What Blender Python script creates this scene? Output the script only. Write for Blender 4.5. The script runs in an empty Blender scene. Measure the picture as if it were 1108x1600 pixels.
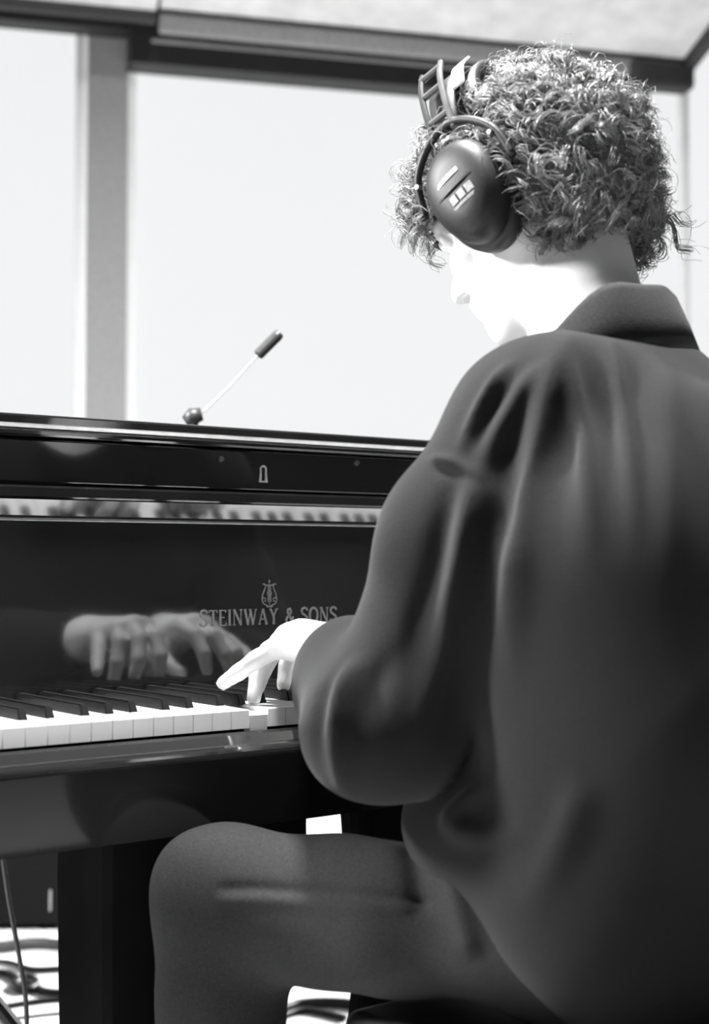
import bpy, bmesh, math, random
import numpy as np
from mathutils import Vector, Matrix

random.seed(7); rng = np.random.default_rng(7)
SC = bpy.context.scene
COL = SC.collection

# ------------------------------------------------------------------ camera
FPX = 1600 * 50 / 36.0
PITCH = math.atan(74 / FPX)
CAM = np.array([0.0, 0.0, 0.897])
Rv = np.array([.7975, -.6033, 0.0]); Fh = np.array([.6033, .7975, 0.0])
Fv = Fh * math.cos(PITCH) + np.array([0, 0, math.sin(PITCH)])
Uv = np.cross(Rv, Fv)
cam = bpy.data.cameras.new('camera'); camo = bpy.data.objects.new('camera', cam); COL.objects.link(camo)
cam.sensor_fit = 'VERTICAL'; cam.sensor_height = 36; cam.sensor_width = 36; cam.lens = 50
cam.clip_start = .05; cam.clip_end = 100
M = Matrix.Identity(4)
for i in range(3):
    M[i][0] = Rv[i]; M[i][1] = Uv[i]; M[i][2] = -Fv[i]; M[i][3] = CAM[i]
camo.matrix_world = M
cam.dof.use_dof = True; cam.dof.focus_distance = 1.62; cam.dof.aperture_fstop = 4.0
SC.camera = camo

# ------------------------------------------------------------------ view, world, sun, added lights
SC.view_settings.view_transform = 'Standard'; SC.view_settings.look = 'None'
SC.view_settings.exposure = 0.0; SC.view_settings.gamma = 1.0; SC.view_settings.use_curve_mapping = False
wd = bpy.data.worlds.new('overcast_sky'); SC.world = wd; wd.use_nodes = True
wd.node_tree.nodes['Background'].inputs[0].default_value = (.985, .99, 1, 1)
wd.node_tree.nodes['Background'].inputs[1].default_value = .95

def ray(px, py): return Fv + Rv * ((px - 554) / FPX) + Uv * ((800 - py) / FPX)
def P(px, py, d): return CAM + ray(px, py) * d
def PZ(px, py, z):
    r = ray(px, py); return CAM + r * ((z - CAM[2]) / r[2])
def PY(px, py, y):
    r = ray(px, py); return CAM + r * (y / r[1])
def proj(p):
    q = np.asarray(p) - CAM
    d = q @ Fv
    return 554 + FPX * (q @ Rv) / d, 800 - FPX * (q @ Uv) / d, d

def light_to(obj, target):
    v = Vector(target) - obj.location
    obj.rotation_euler = v.to_track_quat('-Z', 'Y').to_euler()

sun = bpy.data.lights.new('sun', 'SUN'); suno = bpy.data.objects.new('sun', sun); COL.objects.link(suno)
sun.energy = 17.0; sun.angle = math.radians(6)
sd = .5 * Rv + .6 * Fh; sd = sd / np.linalg.norm(sd); SEL = math.radians(27)
suno.location = Vector(sd * 8 + np.array([0, 0, 4]))
suno.rotation_euler = (-Vector((sd[0] * math.cos(SEL), sd[1] * math.cos(SEL), math.sin(SEL)))).to_track_quat('-Z', 'Y').to_euler()

ADDED_LAMPS = [((.78, 1.15, 3.0), (.95, 1.25, .75), 240, .36), ((-.62, 2.3, 2.0), (.85, 1.1, .85), 160, .35)]   # added out of view as key and fill: position, aim, watts, disc size
for lpos, laim, lw, lsz in ADDED_LAMPS:
    kl = bpy.data.lights.new('added_area_light', 'AREA'); klo = bpy.data.objects.new('added_area_light', kl); COL.objects.link(klo)
    kl.shape = 'DISK'; kl.size = lsz; kl.energy = lw
    klo.location = lpos; light_to(klo, laim)

# ------------------------------------------------------------------ materials
def mat(name, base=.5, rough=.5, metal=0., spec=.5, coat=0., noise=None, bump=None, emit=None, sheen=0., tint=(1, 1, 1)):
    m = bpy.data.materials.new(name); m.use_nodes = True
    nt = m.node_tree; b = nt.nodes['Principled BSDF']
    c = (base * tint[0], base * tint[1], base * tint[2], 1)
    b.inputs['Base Color'].default_value = c
    b.inputs['Roughness'].default_value = rough; b.inputs['Metallic'].default_value = metal
    b.inputs['Specular IOR Level'].default_value = spec
    b.inputs['Coat Weight'].default_value = coat; b.inputs['Coat Roughness'].default_value = .04
    b.inputs['Sheen Weight'].default_value = sheen; b.inputs['Sheen Roughness'].default_value = .5
    tc = nt.nodes.new('ShaderNodeTexCoord')
    if noise:                               # (scale, lo factor, hi factor, detail, stretch)
        sc, lo, hi, det, st = noise
        mp = nt.nodes.new('ShaderNodeMapping'); mp.inputs['Scale'].default_value = st
        nz = nt.nodes.new('ShaderNodeTexNoise'); nz.inputs['Scale'].default_value = sc; nz.inputs['Detail'].default_value = det
        cr = nt.nodes.new('ShaderNodeValToRGB')
        cr.color_ramp.elements[0].position = .3; cr.color_ramp.elements[1].position = .7
        cr.color_ramp.elements[0].color = tuple(x * lo for x in c[:3]) + (1,)
        cr.color_ramp.elements[1].color = tuple(min(1, x * hi) for x in c[:3]) + (1,)
        nt.links.new(tc.outputs['Object'], mp.inputs[0]); nt.links.new(mp.outputs[0], nz.inputs['Vector'])
        nt.links.new(nz.outputs['Fac'], cr.inputs[0]); nt.links.new(cr.outputs[0], b.inputs['Base Color'])
    if bump:
        sc, s, d = bump
        n2 = nt.nodes.new('ShaderNodeTexNoise'); n2.inputs['Scale'].default_value = sc; n2.inputs['Detail'].default_value = 4
        bp = nt.nodes.new('ShaderNodeBump'); bp.inputs['Strength'].default_value = s; bp.inputs['Distance'].default_value = d
        nt.links.new(tc.outputs['Object'], n2.inputs['Vector']); nt.links.new(n2.outputs['Fac'], bp.inputs['Height'])
        nt.links.new(bp.outputs[0], b.inputs['Normal'])
    if emit:
        b.inputs['Emission Color'].default_value = (1, 1, 1, 1); b.inputs['Emission Strength'].default_value = emit
    return m

def glass_mat():
    m = bpy.data.materials.new('window_glass'); m.use_nodes = True; nt = m.node_tree
    for n in list(nt.nodes): nt.nodes.remove(n)
    o = nt.nodes.new('ShaderNodeOutputMaterial'); t = nt.nodes.new('ShaderNodeBsdfTransparent'); g = nt.nodes.new('ShaderNodeBsdfDiffuse')
    t.inputs[0].default_value = (.98, .98, .98, 1)                     # clear pane with a thin film of dust
    mx = nt.nodes.new('ShaderNodeMixShader'); nz = nt.nodes.new('ShaderNodeTexNoise'); nz.inputs['Scale'].default_value = 3
    mp = nt.nodes.new('ShaderNodeMapRange'); mp.inputs['To Min'].default_value = .0; mp.inputs['To Max'].default_value = .04
    nt.links.new(nz.outputs['Fac'], mp.inputs['Value']); nt.links.new(mp.outputs[0], mx.inputs[0])
    nt.links.new(t.outputs[0], mx.inputs[1]); nt.links.new(g.outputs[0], mx.inputs[2])
    nt.links.new(mx.outputs[0], o.inputs[0]); return m

ST1 = (1, 1, 1)
MT = dict(
    floor=mat('pale_floor', .82, .35, noise=(3, .93, 1.04, 4, ST1)),
    white_wall=mat('white_plaster', .85, .8, noise=(9, .95, 1.03, 5, ST1), bump=(60, .15, .004)),
    room_wall=mat('grey_acoustic_wall', .06, .9, noise=(30, .8, 1.15, 4, ST1), bump=(80, .3, .006)),
    ceiling=mat('ceiling_paint', .2, .9, noise=(12, .95, 1.04, 3, ST1)),
    pier=mat('grey_painted_pier', .31, .7, noise=(160, .82, 1.15, 3, ST1), bump=(150, .2, .002)),
    header=mat('dark_stained_wood', .018, .6, noise=(14, .7, 1.3, 5, (1, 1, 8))),
    trim=mat('light_trim', .35, .5, noise=(40, .9, 1.1, 3, ST1)),
    tile=mat('acoustic_panel_cloth', .62, .95, noise=(9, .86, 1.10, 8, (1, 1, 1)), bump=(90, .3, .006)),
    fascia=mat('grey_fascia', .22, .8, noise=(60, .85, 1.12, 3, ST1)),
    frame=mat('white_window_frame', .8, .5, noise=(20, .97, 1.02, 2, ST1)),
    glass=glass_mat(),
    ebony=mat('black_piano_lacquer', .009, .07, spec=.75, coat=.6, noise=(5, .8, 1.3, 3, ST1)),
    ebony_satin=mat('black_satin_lacquer', .007, .8, spec=.0, noise=(9, .8, 1.3, 3, ST1)),
    bevel=mat('polished_nickel_strip', .14, .09, metal=1, noise=(30, .9, 1.1, 3, ST1)),
    brass=mat('brass', .55, .28, metal=1, noise=(60, .85, 1.1, 3, ST1)),
    plate=mat('pale_brass_plate', .42, .5, noise=(200, .8, 1.1, 2, ST1)),
    logo=mat('inlaid_brass_lettering', .10, .45, noise=(250, .75, 1.15, 2, ST1)),
    ivory=mat('white_key_top', .86, .22, noise=(12, .97, 1.02, 2, ST1)),
    blackkey=mat('black_key', .006, .42, spec=.3, noise=(40, .8, 1.3, 3, ST1)),
    skin=mat('skin', .72, .5, noise=(25, .95, 1.04, 4, ST1), bump=(300, .1, .001)),
    shirt=mat('dark_brushed_cotton', .0100, .95, spec=.15, noise=(420, .78, 1.22, 3, ST1), bump=(500, .4, .001), sheen=.06),
    collar=mat('dark_ribbed_collar_cotton', .016, .95, spec=.15, noise=(420, .72, 1.3, 3, ST1), bump=(500, .5, .001), sheen=.06),
    jeans=mat('washed_denim', .020, .9, spec=.2, noise=(380, .7, 1.3, 3, (1, 1, 2)), bump=(600, .5, .001)),
    stitch=mat('denim_seam', .05, .9, noise=(200, .7, 1.3, 2, ST1)),
    hair=mat('brown_curly_hair', .23, .30, spec=.8, noise=(60, .6, 1.5, 3, ST1)),
    lash=mat('dark_lashes', .02, .7, noise=(100, .8, 1.2, 2, ST1)),
    shoe=mat('black_leather', .02, .4, noise=(50, .8, 1.2, 3, ST1)),
    hp=mat('black_moulded_plastic', .014, .5, spec=.35, noise=(300, .8, 1.25, 2, ST1), bump=(700, .15, .0006)),
    hp_pad=mat('black_vinyl_padding', .012, .5, noise=(80, .8, 1.2, 2, ST1)),
    hp_grey=mat('grey_metal_arm', .16, .35, metal=.6, noise=(90, .85, 1.1, 2, ST1)),
    hp_white=mat('white_print', .75, .5, noise=(200, .9, 1.05, 2, ST1)),
    hp_print=mat('pale_grey_print', .32, .6, noise=(300, .7, 1.15, 2, ST1)),
    steel=mat('satin_steel', .5, .35, metal=1, noise=(70, .9, 1.1, 2, ST1)),
    mic=mat('grey_microphone_body', .035, .45, noise=(200, .7, 1.3, 2, ST1)),
    cable=mat('black_cable_rubber', .03, .5, noise=(50, .8, 1.2, 2, ST1)),
    case=mat('black_case_vinyl', .004, .7, spec=.1, noise=(150, .75, 1.3, 3, ST1), bump=(200, .3, .001)),
    bench=mat('black_bench_leather', .012, .5, noise=(60, .8, 1.2, 3, ST1)),
    lamp_glow=mat('lamp_diffuser', .9, .6, emit=3.0),
)

# ------------------------------------------------------------------ object helpers
def link(name, me, m=None, parent=None, smooth=False):
    if m is not None: me.materials.append(m)
    if smooth:
        me.polygons.foreach_set('use_smooth', [True] * len(me.polygons))
    o = bpy.data.objects.new(name, me); COL.objects.link(o)
    if parent is not None: o.parent = parent
    return o

def tag(o, label=None, cat=None, group=None, kind=None):
    if label: o['label'] = label
    if cat: o['category'] = cat
    if group: o['group'] = group
    if kind: o['kind'] = kind
    return o

def thing(name, label, cat, loc=(0, 0, 0), group=None):
    # parts are modelled in world space: the empty sits at the base, parts get the inverse offset
    o = bpy.data.objects.new(name, None); COL.objects.link(o); o.location = loc; o.empty_display_size = .05
    return tag(o, label, cat, group)

def part(name, me, m, parent, smooth=False):
    o = link(name, me, m, None, smooth); o.parent = parent
    root = parent; off = Vector((0, 0, 0))
    while root is not None:
        off += root.location; root = root.parent
    o.location = -off
    return o

def me_from(verts, faces, name='m'):
    me = bpy.data.meshes.new(name)
    me.from_pydata([tuple(map(float, v)) for v in verts], [], [tuple(map(int, f)) for f in faces]); me.update(); return me

def bm_mesh(bm, name='m'):
    bmesh.ops.recalc_face_normals(bm, faces=bm.faces)
    me = bpy.data.meshes.new(name); bm.to_mesh(me); bm.free(); return me

def box_bm(bm, c, s, axes=None):
    ax = np.eye(3) if axes is None else np.array(axes, float)
    vs = []
    for i in (-.5, .5):
        for j in (-.5, .5):
            for k in (-.5, .5):
                vs.append(bm.verts.new(tuple(np.array(c) + ax[0] * i * s[0] + ax[1] * j * s[1] + ax[2] * k * s[2])))
    for f in ((0, 1, 3, 2), (4, 6, 7, 5), (0, 4, 5, 1), (2, 3, 7, 6), (0, 2, 6, 4), (1, 5, 7, 3)):
        bm.faces.new([vs[i] for i in f])

def box_me(c, s, bev=0., axes=None, seg=2):
    bm = bmesh.new(); box_bm(bm, c, s, axes)
    if bev > 0: bmesh.ops.bevel(bm, geom=bm.edges[:], offset=bev, segments=seg, affect='EDGES', profile=.5)
    return bm_mesh(bm)

def box2(x0, x1, y0, y1, z0, z1, bev=0., seg=2):
    return box_me(((x0 + x1) / 2, (y0 + y1) / 2, (z0 + z1) / 2), (x1 - x0, y1 - y0, z1 - z0), bev, None, seg)

def prism_me(outline, z0, z1, bev=0.):
    bm = bmesh.new()
    a = [bm.verts.new((x, y, z0)) for x, y in outline]; b = [bm.verts.new((x, y, z1)) for x, y in outline]
    n = len(a)
    bm.faces.new(a[::-1]); bm.faces.new(b)
    for i in range(n): bm.faces.new((a[i], a[(i + 1) % n], b[(i + 1) % n], b[i]))
    if bev > 0:
        es = [e for e in bm.edges if abs(e.verts[0].co.z - e.verts[1].co.z) < 1e-6 and e.verts[0].co.z > (z0 + z1) / 2]
        bmesh.ops.bevel(bm, geom=es, offset=bev, segments=2, affect='EDGES', profile=.5)
    return bm_mesh(bm)

def catmull(pts, n=8):
    pts = [np.array(p, float) for p in pts]
    if len(pts) < 3: return pts
    q = [2 * pts[0] - pts[1]] + pts + [2 * pts[-1] - pts[-2]]
    out = []
    for i in range(1, len(q) - 2):
        for t in np.linspace(0, 1, n, endpoint=False):
            a, b, c, d = q[i - 1], q[i], q[i + 1], q[i + 2]
            out.append(.5 * (2 * b + (c - a) * t + (2 * a - 5 * b + 4 * c - d) * t * t + (3 * b - a - 3 * c + d) * t ** 3))
    out.append(q[-2]); return out

def tube_vf(pts, rad, sides=10, off=0):
    pts = np.array(pts, float); n = len(pts)
    rad = np.full(n, rad) if np.isscalar(rad) else np.array(rad, float)
    T = np.gradient(pts, axis=0); T /= np.linalg.norm(T, axis=1)[:, None] + 1e-12
    up = np.array([0, 0, 1.]) if abs(T[0][2]) < .9 else np.array([1., 0, 0])
    N = np.cross(T[0], up); N /= np.linalg.norm(N)
    vs = []; fs = []
    for i in range(n):
        N = N - T[i] * (N @ T[i]); N /= np.linalg.norm(N); B = np.cross(T[i], N)
        for k in range(sides):
            a = 2 * math.pi * k / sides
            vs.append(pts[i] + rad[i] * (math.cos(a) * N + math.sin(a) * B))
    for i in range(n - 1):
        for k in range(sides):
            k2 = (k + 1) % sides
            fs.append((off + i * sides + k, off + i * sides + k2, off + (i + 1) * sides + k2, off + (i + 1) * sides + k))
    fs.append(tuple(off + k for k in range(sides))[::-1]); fs.append(tuple(off + (n - 1) * sides + k for k in range(sides)))
    return vs, fs

def tube_me(pts, rad, sides=10, smooth_n=0):
    if smooth_n: pts = catmull(pts, smooth_n)
    v, f = tube_vf(pts, rad, sides); return me_from(v, f)

def multi_tube(list_pts, rad, sides=8):
    V = []; Fc = []
    for pts in list_pts:
        v, f = tube_vf(pts, rad, sides, len(V)); V += v; Fc += f
    return me_from(V, Fc)

def loft_me(rings, cap=True, closed=True):
    V = []; F = []
    n = len(rings[0])
    for r in rings: V += list(r)
    for i in range(len(rings) - 1):
        for k in range(n if closed else n - 1):
            k2 = (k + 1) % n
            F.append((i * n + k, i * n + k2, (i + 1) * n + k2, (i + 1) * n + k))
    if cap:
        F.append(tuple(range(n))[::-1]); F.append(tuple((len(rings) - 1) * n + k for k in range(n)))
    return me_from(V, F)

# ------------------------------------------------------------------ signed distance modelling for body and clothes
class Field:
    def __init__(s, lo, hi, h):
        s.lo = np.array(lo, float); s.h = h
        s.n = np.ceil((np.array(hi) - s.lo) / h).astype(int) + 1
        s.F = np.full(s.n, .08, np.float32)
    def _sub(s, lo, hi):
        a = np.maximum(0, np.floor((np.array(lo) - s.lo) / s.h).astype(int)); b = np.minimum(s.n, np.ceil((np.array(hi) - s.lo) / s.h).astype(int) + 1)
        if np.any(b <= a): return None
        g = np.meshgrid(*[s.lo[i] + s.h * np.arange(a[i], b[i]) for i in range(3)], indexing='ij')
        return tuple(slice(a[i], b[i]) for i in range(3)), np.stack(g, -1).astype(np.float32)
    def _mix(s, sl, d, k, op):
        A = s.F[sl]
        if op == 'sub':
            d = -d
            if k > 0:
                hh = np.maximum(k - np.abs(A - d), 0) / k; s.F[sl] = np.maximum(A, d) + hh * hh * k * .25
            else: s.F[sl] = np.maximum(A, d)
            return
        if k > 0:
            hh = np.maximum(k - np.abs(A - d), 0) / k; s.F[sl] = np.minimum(A, d) - hh * hh * k * .25
        else: s.F[sl] = np.minimum(A, d)
    def cap(s, a, b, ra, rb, k=.01, op='add', flat=None):
        a = np.array(a, float); b = np.array(b, float); m = max(ra, rb) + k + 3 * s.h
        r = s._sub(np.minimum(a, b) - m, np.maximum(a, b) + m)
        if r is None: return
        sl, g = r
        ab = b - a; L = ab @ ab + 1e-12
        t = np.clip(((g - a) @ ab) / L, 0, 1)
        q = g - (a + t[..., None] * ab)
        if flat is not None:               # squash along a direction: (dir, factor)
            dv = np.array(flat[0], float); dv /= np.linalg.norm(dv)
            c = q @ dv; q = q + dv * (c * (flat[1] - 1))[..., None]
        d = np.linalg.norm(q, axis=-1) - (ra + (rb - ra) * t)
        s._mix(sl, d.astype(np.float32), k, op)
    def ell(s, c, r, axes=None, k=.01, op='add'):
        c = np.array(c, float); ax = np.eye(3) if axes is None else np.array(axes, float); r = np.array(r, float)
        m = r.max() + k + 3 * s.h
        q = s._sub(c - m, c + m)
        if q is None: return
        sl, g = q
        l = (g - c) @ ax.T
        k0 = np.linalg.norm(l / r, axis=-1); k1 = np.linalg.norm(l / (r * r), axis=-1) + 1e-9
        s._mix(sl, (k0 * (k0 - 1) / k1).astype(np.float32), k, op)
    def half(s, p, n):                     # cut away the side the normal points to
        g0 = [s.lo[i] + s.h * np.arange(s.n[i]) for i in range(3)]
        d = (g0[0][:, None, None] - p[0]) * n[0] + (g0[1][None, :, None] - p[1]) * n[1] + (g0[2][None, None, :] - p[2]) * n[2]
        s.F = np.maximum(s.F, d.astype(np.float32))
    def mesh(s):
        F = s.F
        ins = F < 0
        sm = ins[:-1, :-1, :-1].astype(np.int8)
        cnt = np.zeros(np.array(F.shape) - 1, np.int8)
        for i in (0, 1):
            for j in (0, 1):
                for k in (0, 1):
                    cnt += ins[i:F.shape[0] - 1 + i, j:F.shape[1] - 1 + j, k:F.shape[2] - 1 + k]
        act = (cnt > 0) & (cnt < 8)
        idx = np.argwhere(act); N = len(idx)
        ids = np.full(act.shape, -1, np.int32); ids[act] = np.arange(N)
        acc = np.zeros((N, 3)); w = np.zeros(N)
        corners = [(i, j, k) for i in (0, 1) for j in (0, 1) for k in (0, 1)]
        for a in corners:
            for ax in range(3):
                if a[ax] == 1: continue
                b = list(a); b[ax] = 1
                fa = F[tuple((idx + a).T)]; fb = F[tuple((idx + b).T)]
                x = (fa < 0) != (fb < 0)
                t = np.where(x, fa / np.where(fa == fb, 1, fa - fb), 0)
                p = np.tile(np.array(a, float), (N, 1)); p[:, ax] = t
                acc[x] += p[x]; w += x
        V = s.lo + s.h * (idx + acc / w[:, None])
        faces = []
        for ax in range(3):
            sl0 = [slice(None)] * 3; sl1 = [slice(None)] * 3
            sl0[ax] = slice(0, -1); sl1[ax] = slice(1, None)
            ch = ins[tuple(sl0)] != ins[tuple(sl1)]
            e = np.argwhere(ch)
            o1, o2 = [(1, 2), (2, 0), (0, 1)][ax]
            ok = (e[:, o1] > 0) & (e[:, o2] > 0) & (e[:, o1] < act.shape[o1]) & (e[:, o2] < act.shape[o2]); e = e[ok]
            def g(d1, d2):
                q = e.copy(); q[:, o1] += d1; q[:, o2] += d2; return ids[tuple(q.T)]
            quad = np.stack([g(-1, -1), g(0, -1), g(0, 0), g(-1, 0)], 1)
            fl = ~ins[tuple(e.T)]
            quad[fl] = quad[fl][:, ::-1]
            faces.append(quad)
        Q = np.concatenate(faces); Q = Q[(Q >= 0).all(1)]
        return V, Q

def vnormals(V, Q):
    n = np.cross(V[Q[:, 2]] - V[Q[:, 0]], V[Q[:, 3]] - V[Q[:, 1]])
    N = np.zeros_like(V)
    for k in range(4): np.add.at(N, Q[:, k], n)
    return N / (np.linalg.norm(N, axis=1)[:, None] + 1e-12)

def relax(V, Q, it=2, lam=.5):
    E = np.concatenate([Q[:, [0, 1]], Q[:, [1, 2]], Q[:, [2, 3]], Q[:, [3, 0]]])
    E = np.concatenate([E, E[:, ::-1]])
    deg = np.bincount(E[:, 0], minlength=len(V))[:, None]
    for _ in range(it):
        S = np.zeros_like(V)
        for c in range(3): S[:, c] = np.bincount(E[:, 0], weights=V[E[:, 1], c], minlength=len(V))
        V = V + lam * (S / np.maximum(deg, 1) - V)
    return V

def quad_me(V, Q):
    me = bpy.data.meshes.new('m')
    me.vertices.add(len(V)); me.vertices.foreach_set('co', V.astype(np.float32).ravel())
    k = Q.shape[1]
    me.loops.add(len(Q) * k); me.loops.foreach_set('vertex_index', Q.astype(np.int32).ravel())
    me.polygons.add(len(Q)); me.polygons.foreach_set('loop_start', np.arange(0, len(Q) * k, k, dtype=np.int32))
    me.polygons.foreach_set('loop_total', np.full(len(Q), k, np.int32))
    me.update(calc_edges=True); me.validate(); return me

# ================================================================== THE ROOM
Wd = .968 * Rv + .248 * Fh; Wd /= np.linalg.norm(Wd)           # along the window wall, to the right
Nd = np.array([Wd[1], -Wd[0], 0.]);                              # horizontal normal of that wall
if Nd @ Fh > 0: Nd = -Nd                                        # towards the camera
Zv = np.array([0, 0, 1.])
AX = [Wd, Nd, Zv]
ORG = P(160, 700, 5.45); ORG[2] = 0
def WP(s, n, z): return ORG + Wd * s + Nd * n + Zv * z
def wbox(s0, s1, n0, n1, z0, z1, bev=0.): return box_me(WP((s0 + s1) / 2, (n0 + n1) / 2, (z0 + z1) / 2), (s1 - s0, n1 - n0, z1 - z0), bev, AX)
def on_wall(px, py, n=0.):
    r = ray(px, py); t = ((ORG + Nd * n - CAM) @ Nd) / (r @ Nd); p = CAM + r * t
    return (p - ORG) @ Wd, p[2]
H = 3.35
S0, S1 = -3.6, 4.6; NB = 8.6
tag(link('floor', wbox(S0, S1, -.25, NB, -.05, 0), MT['floor']), kind='structure')
tag(link('ceiling', wbox(S0, S1, -.25, NB, H, H + .08), MT['ceiling']), kind='structure')
tag(link('wall_left', wbox(S0 - .12, S0, -.25, NB, 0, H), MT['room_wall']), kind='structure')
tag(link('wall_right', wbox(S1, S1 + .12, -.25, NB, 0, H), MT['room_wall']), kind='structure')
tag(link('wall_front', wbox(S0, S1, NB, NB + .12, 0, H), MT['room_wall']), kind='structure')
tag(link('wall_back', wbox(S0, S1, -.2, 0, 0, .16), MT['white_wall']), kind='structure')      # low upstand under the glazing

sL, zL = on_wall(138, 53, .0); sR, _ = on_wall(200, 60, .0)
# pier between the two windows
tag(link('trim_1', wbox(sL, sR, -.06, .02, .16, H), MT['pier']), kind='structure')
# dark timber header in front of glazing head; bottoms measured on the photo
_, zb1 = on_wall(70, 45, .06)
sE, _ = on_wall(1000, 150, .06)
tag(link('trim_2', wbox(S0, sE, .02, .12, zb1, zb1 + .42, .004), MT['header']), kind='structure')
sv, zb2 = on_wall(203, 98, .14)
val = tag(link('trim_3', wbox(sv, sE, .02, .15, zb2, zb2 + .17, .004), MT['header']), kind='structure')
_, zt = on_wall(300, 68, .16)
tag(link('trim_4', wbox(sv + .08, sE, .15, .162, zt - .006, zt + .006), MT['trim']), kind='structure')

def window(name, s0, s1, z0, z1, mull):
    root = bpy.data.objects.new(name, None); COL.objects.link(root); root.location = Vector(WP((s0 + s1) / 2, -.1, z0)); root['kind'] = 'structure'
    t = .04
    for a, b, c, d in ((s0, s1, z0, z0 + t), (s0, s1, z1 - t, z1), (s0, s0 + t, z0 + t, z1 - t), (s1 - t, s1, z0 + t, z1 - t)):
        part('window_frame', wbox(a, b, -.13, -.07, c, d), MT['frame'], root)
    xs = [s0 + t] + sum([[m - .012, m + .012] for m in mull], []) + [s1 - t]
    for m in mull: part('mullion', wbox(m - .012, m + .012, -.125, -.075, z0 + t, z1 - t), MT['frame'], root)
    for i in range(0, len(xs), 2):
        part('pane', wbox(xs[i], xs[i + 1], -.103, -.097, z0 + t, z1 - t), MT['glass'], root)
window('window_1', S0, sL, .16, H, [])
sm, _ = on_wall(1069, 300, -.1)
window('window_2', sR, S1, .16, H, [sm])

# hung acoustic ceiling panels: lower far edge level, rising towards the camera
E0 = P(250, 20, 5.0); E1 = P(1066, 98, 5.0 * 854 / 776.)
ed = E1 - E0; ed[2] = 0; EL = np.linalg.norm(ed); ed /= EL; en = np.array([ed[1], -ed[0], 0.])
if en @ Fh > 0: en = -en
tilt = math.radians(16)
sl = en * math.cos(tilt) + Zv * math.sin(tilt); up = np.cross(ed, sl); up = up if up[2] > 0 else -up
def panel(name, a, b, label, edge_left, edge_right):
    base = E0 + ed * ((a + b) / 2); base[2] = E0[2]
    t = thing(name, label, 'acoustic panel', Vector(base), 'hung acoustic panels under the ceiling')
    D = 1.3
    c = base + sl * D / 2 + up * .03
    part('panel_face', box_me(c, (b - a, D, .05), .004, [ed, sl, up]), MT['tile'], t)
    return t, base
pm, base = panel('acoustic_panel', 0, EL, 'large pale sloping acoustic panel with grey lower edge above the head', 1, 1)
part('lower_edge', box_me(E0 + ed * EL / 2 - Zv * .031 + en * .0 - en * .02, (EL, .04, .062), .004, [ed, en, Zv]), MT['fascia'], pm)
part('edge_line', box_me(E0 + ed * EL / 2 + Zv * .0045 + en * .004, (EL, .03, .007), 0, [ed, en, Zv]), MT['header'], pm)
part('end_strip', box_me(E1 + ed * .026 + sl * .62 + up * .02, (.052, 1.36, .10), .008, [ed, sl, up]), MT['header'], pm)
part('end_cap', box_me(E1 - ed * .085 - Zv * .055 - en * .03, (.27, .10, .10), .02, [ed, en, Zv]), MT['header'], pm)
pl, base = panel('acoustic_panel', -2.2, -.012, 'pale sloping acoustic panel over the tall left window', 1, 1)
part('lower_edge', box_me(E0 - ed * 1.106 - Zv * .005 - en * .02, (2.19, .04, .05), .004, [ed, en, Zv]), MT['header'], pl)
for t_ in (pm, pl):
    a = 0.35 if t_ is pm else -1.9
    for q in (a, a + 1.2):
        top = E0 + ed * q + sl * .7 + up * .05; 
        part('hanger_rod', tube_me([top, np.array([top[0], top[1], H])], .004, 6), MT['steel'], t_)

# added housings for the two area lights, unseen, hung from the ceiling
for (lpos, laim, lw, lsz), lab in zip(ADDED_LAMPS, ('added unseen round lamp hung high over the player', 'added unseen smaller round lamp hung low beyond the left edge')):
    lm = thing('added_lamp', lab, 'lamp', lpos, 'added lamps hung from the ceiling')
    lp = np.array(lpos); ldir = np.array(laim) - lp; ldir /= np.linalg.norm(ldir)
    la = np.cross(ldir, Zv); la /= np.linalg.norm(la); lb = np.cross(la, ldir)
    q_ = lsz / .5
    rings = [[lp + ldir * dd * q_ + (la * math.cos(2 * math.pi * k / 24) + lb * math.sin(2 * math.pi * k / 24)) * rr * q_ for k in range(24)]
             for dd, rr in ((-.30, .05), (-.26, .10), (-.16, .20), (-.02, .27), (-.015, .262), (-.12, .18), (-.2, .1))]
    part('reflector', loft_me(rings), MT['hp_grey'], lm, True)
    part('drop_rod', tube_me([lp - ldir * .28 * q_, np.array([*(lp - ldir * .28 * q_)[:2], H])], .012, 8), MT['steel'], lm)

# ================================================================== GRAND PIANO
KT = .735; KY = 1.298; W = .0235; KX0 = .5345
pn = thing('grand_piano', 'glossy black grand piano with open fallboard and keyboard at the seated player', 'piano', (1.145, 1.9, 0))
PX0, PX1 = .45, 1.84
part('keybed', box2(PX0, PX1, 1.288, 1.76, .617, .66, .004), MT['ebony_satin'], pn)
# key slip with rounded upper edge
prof = [(1.264, .617), (1.264, .690)] + [(1.264 + .012 * (1 - math.cos(a)), .690 + .012 * math.sin(a)) for a in np.linspace(.2, math.pi / 2, 6)] + [(1.2935, .7125), (1.2935, .662), (1.287, .662), (1.287, .617)]
part('key_slip', loft_me([[(x, y, z) for y, z in prof] for x in (PX0, PX1)]), MT['ebony'], pn, False)
FB0 = np.array([1.518, .733]); FB1 = np.array([1.522, .9435])           # fallboard face (y, z) bottom and top
part('fallboard', loft_me([[(x, *q) for q in (FB0, FB1, (FB1[0] + .022, FB1[1]), (FB0[0] + .022, FB0[1]))] for x in (.532, 1.759)]), MT['ebony'], pn)
FBo = pn.children[-1]
part('bevel_strip', loft_me([[(x, *q) for q in ((1.5215, .9445), (1.5105, .9655), (1.54, .9655), (1.54, .9445))] for x in (.532, 1.759)]), MT['bevel'], pn)
part('hinge_line', box2(.532, 1.759, 1.5175, 1.5218, .9412, .9446, .0006), MT['steel'], pn)
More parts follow.
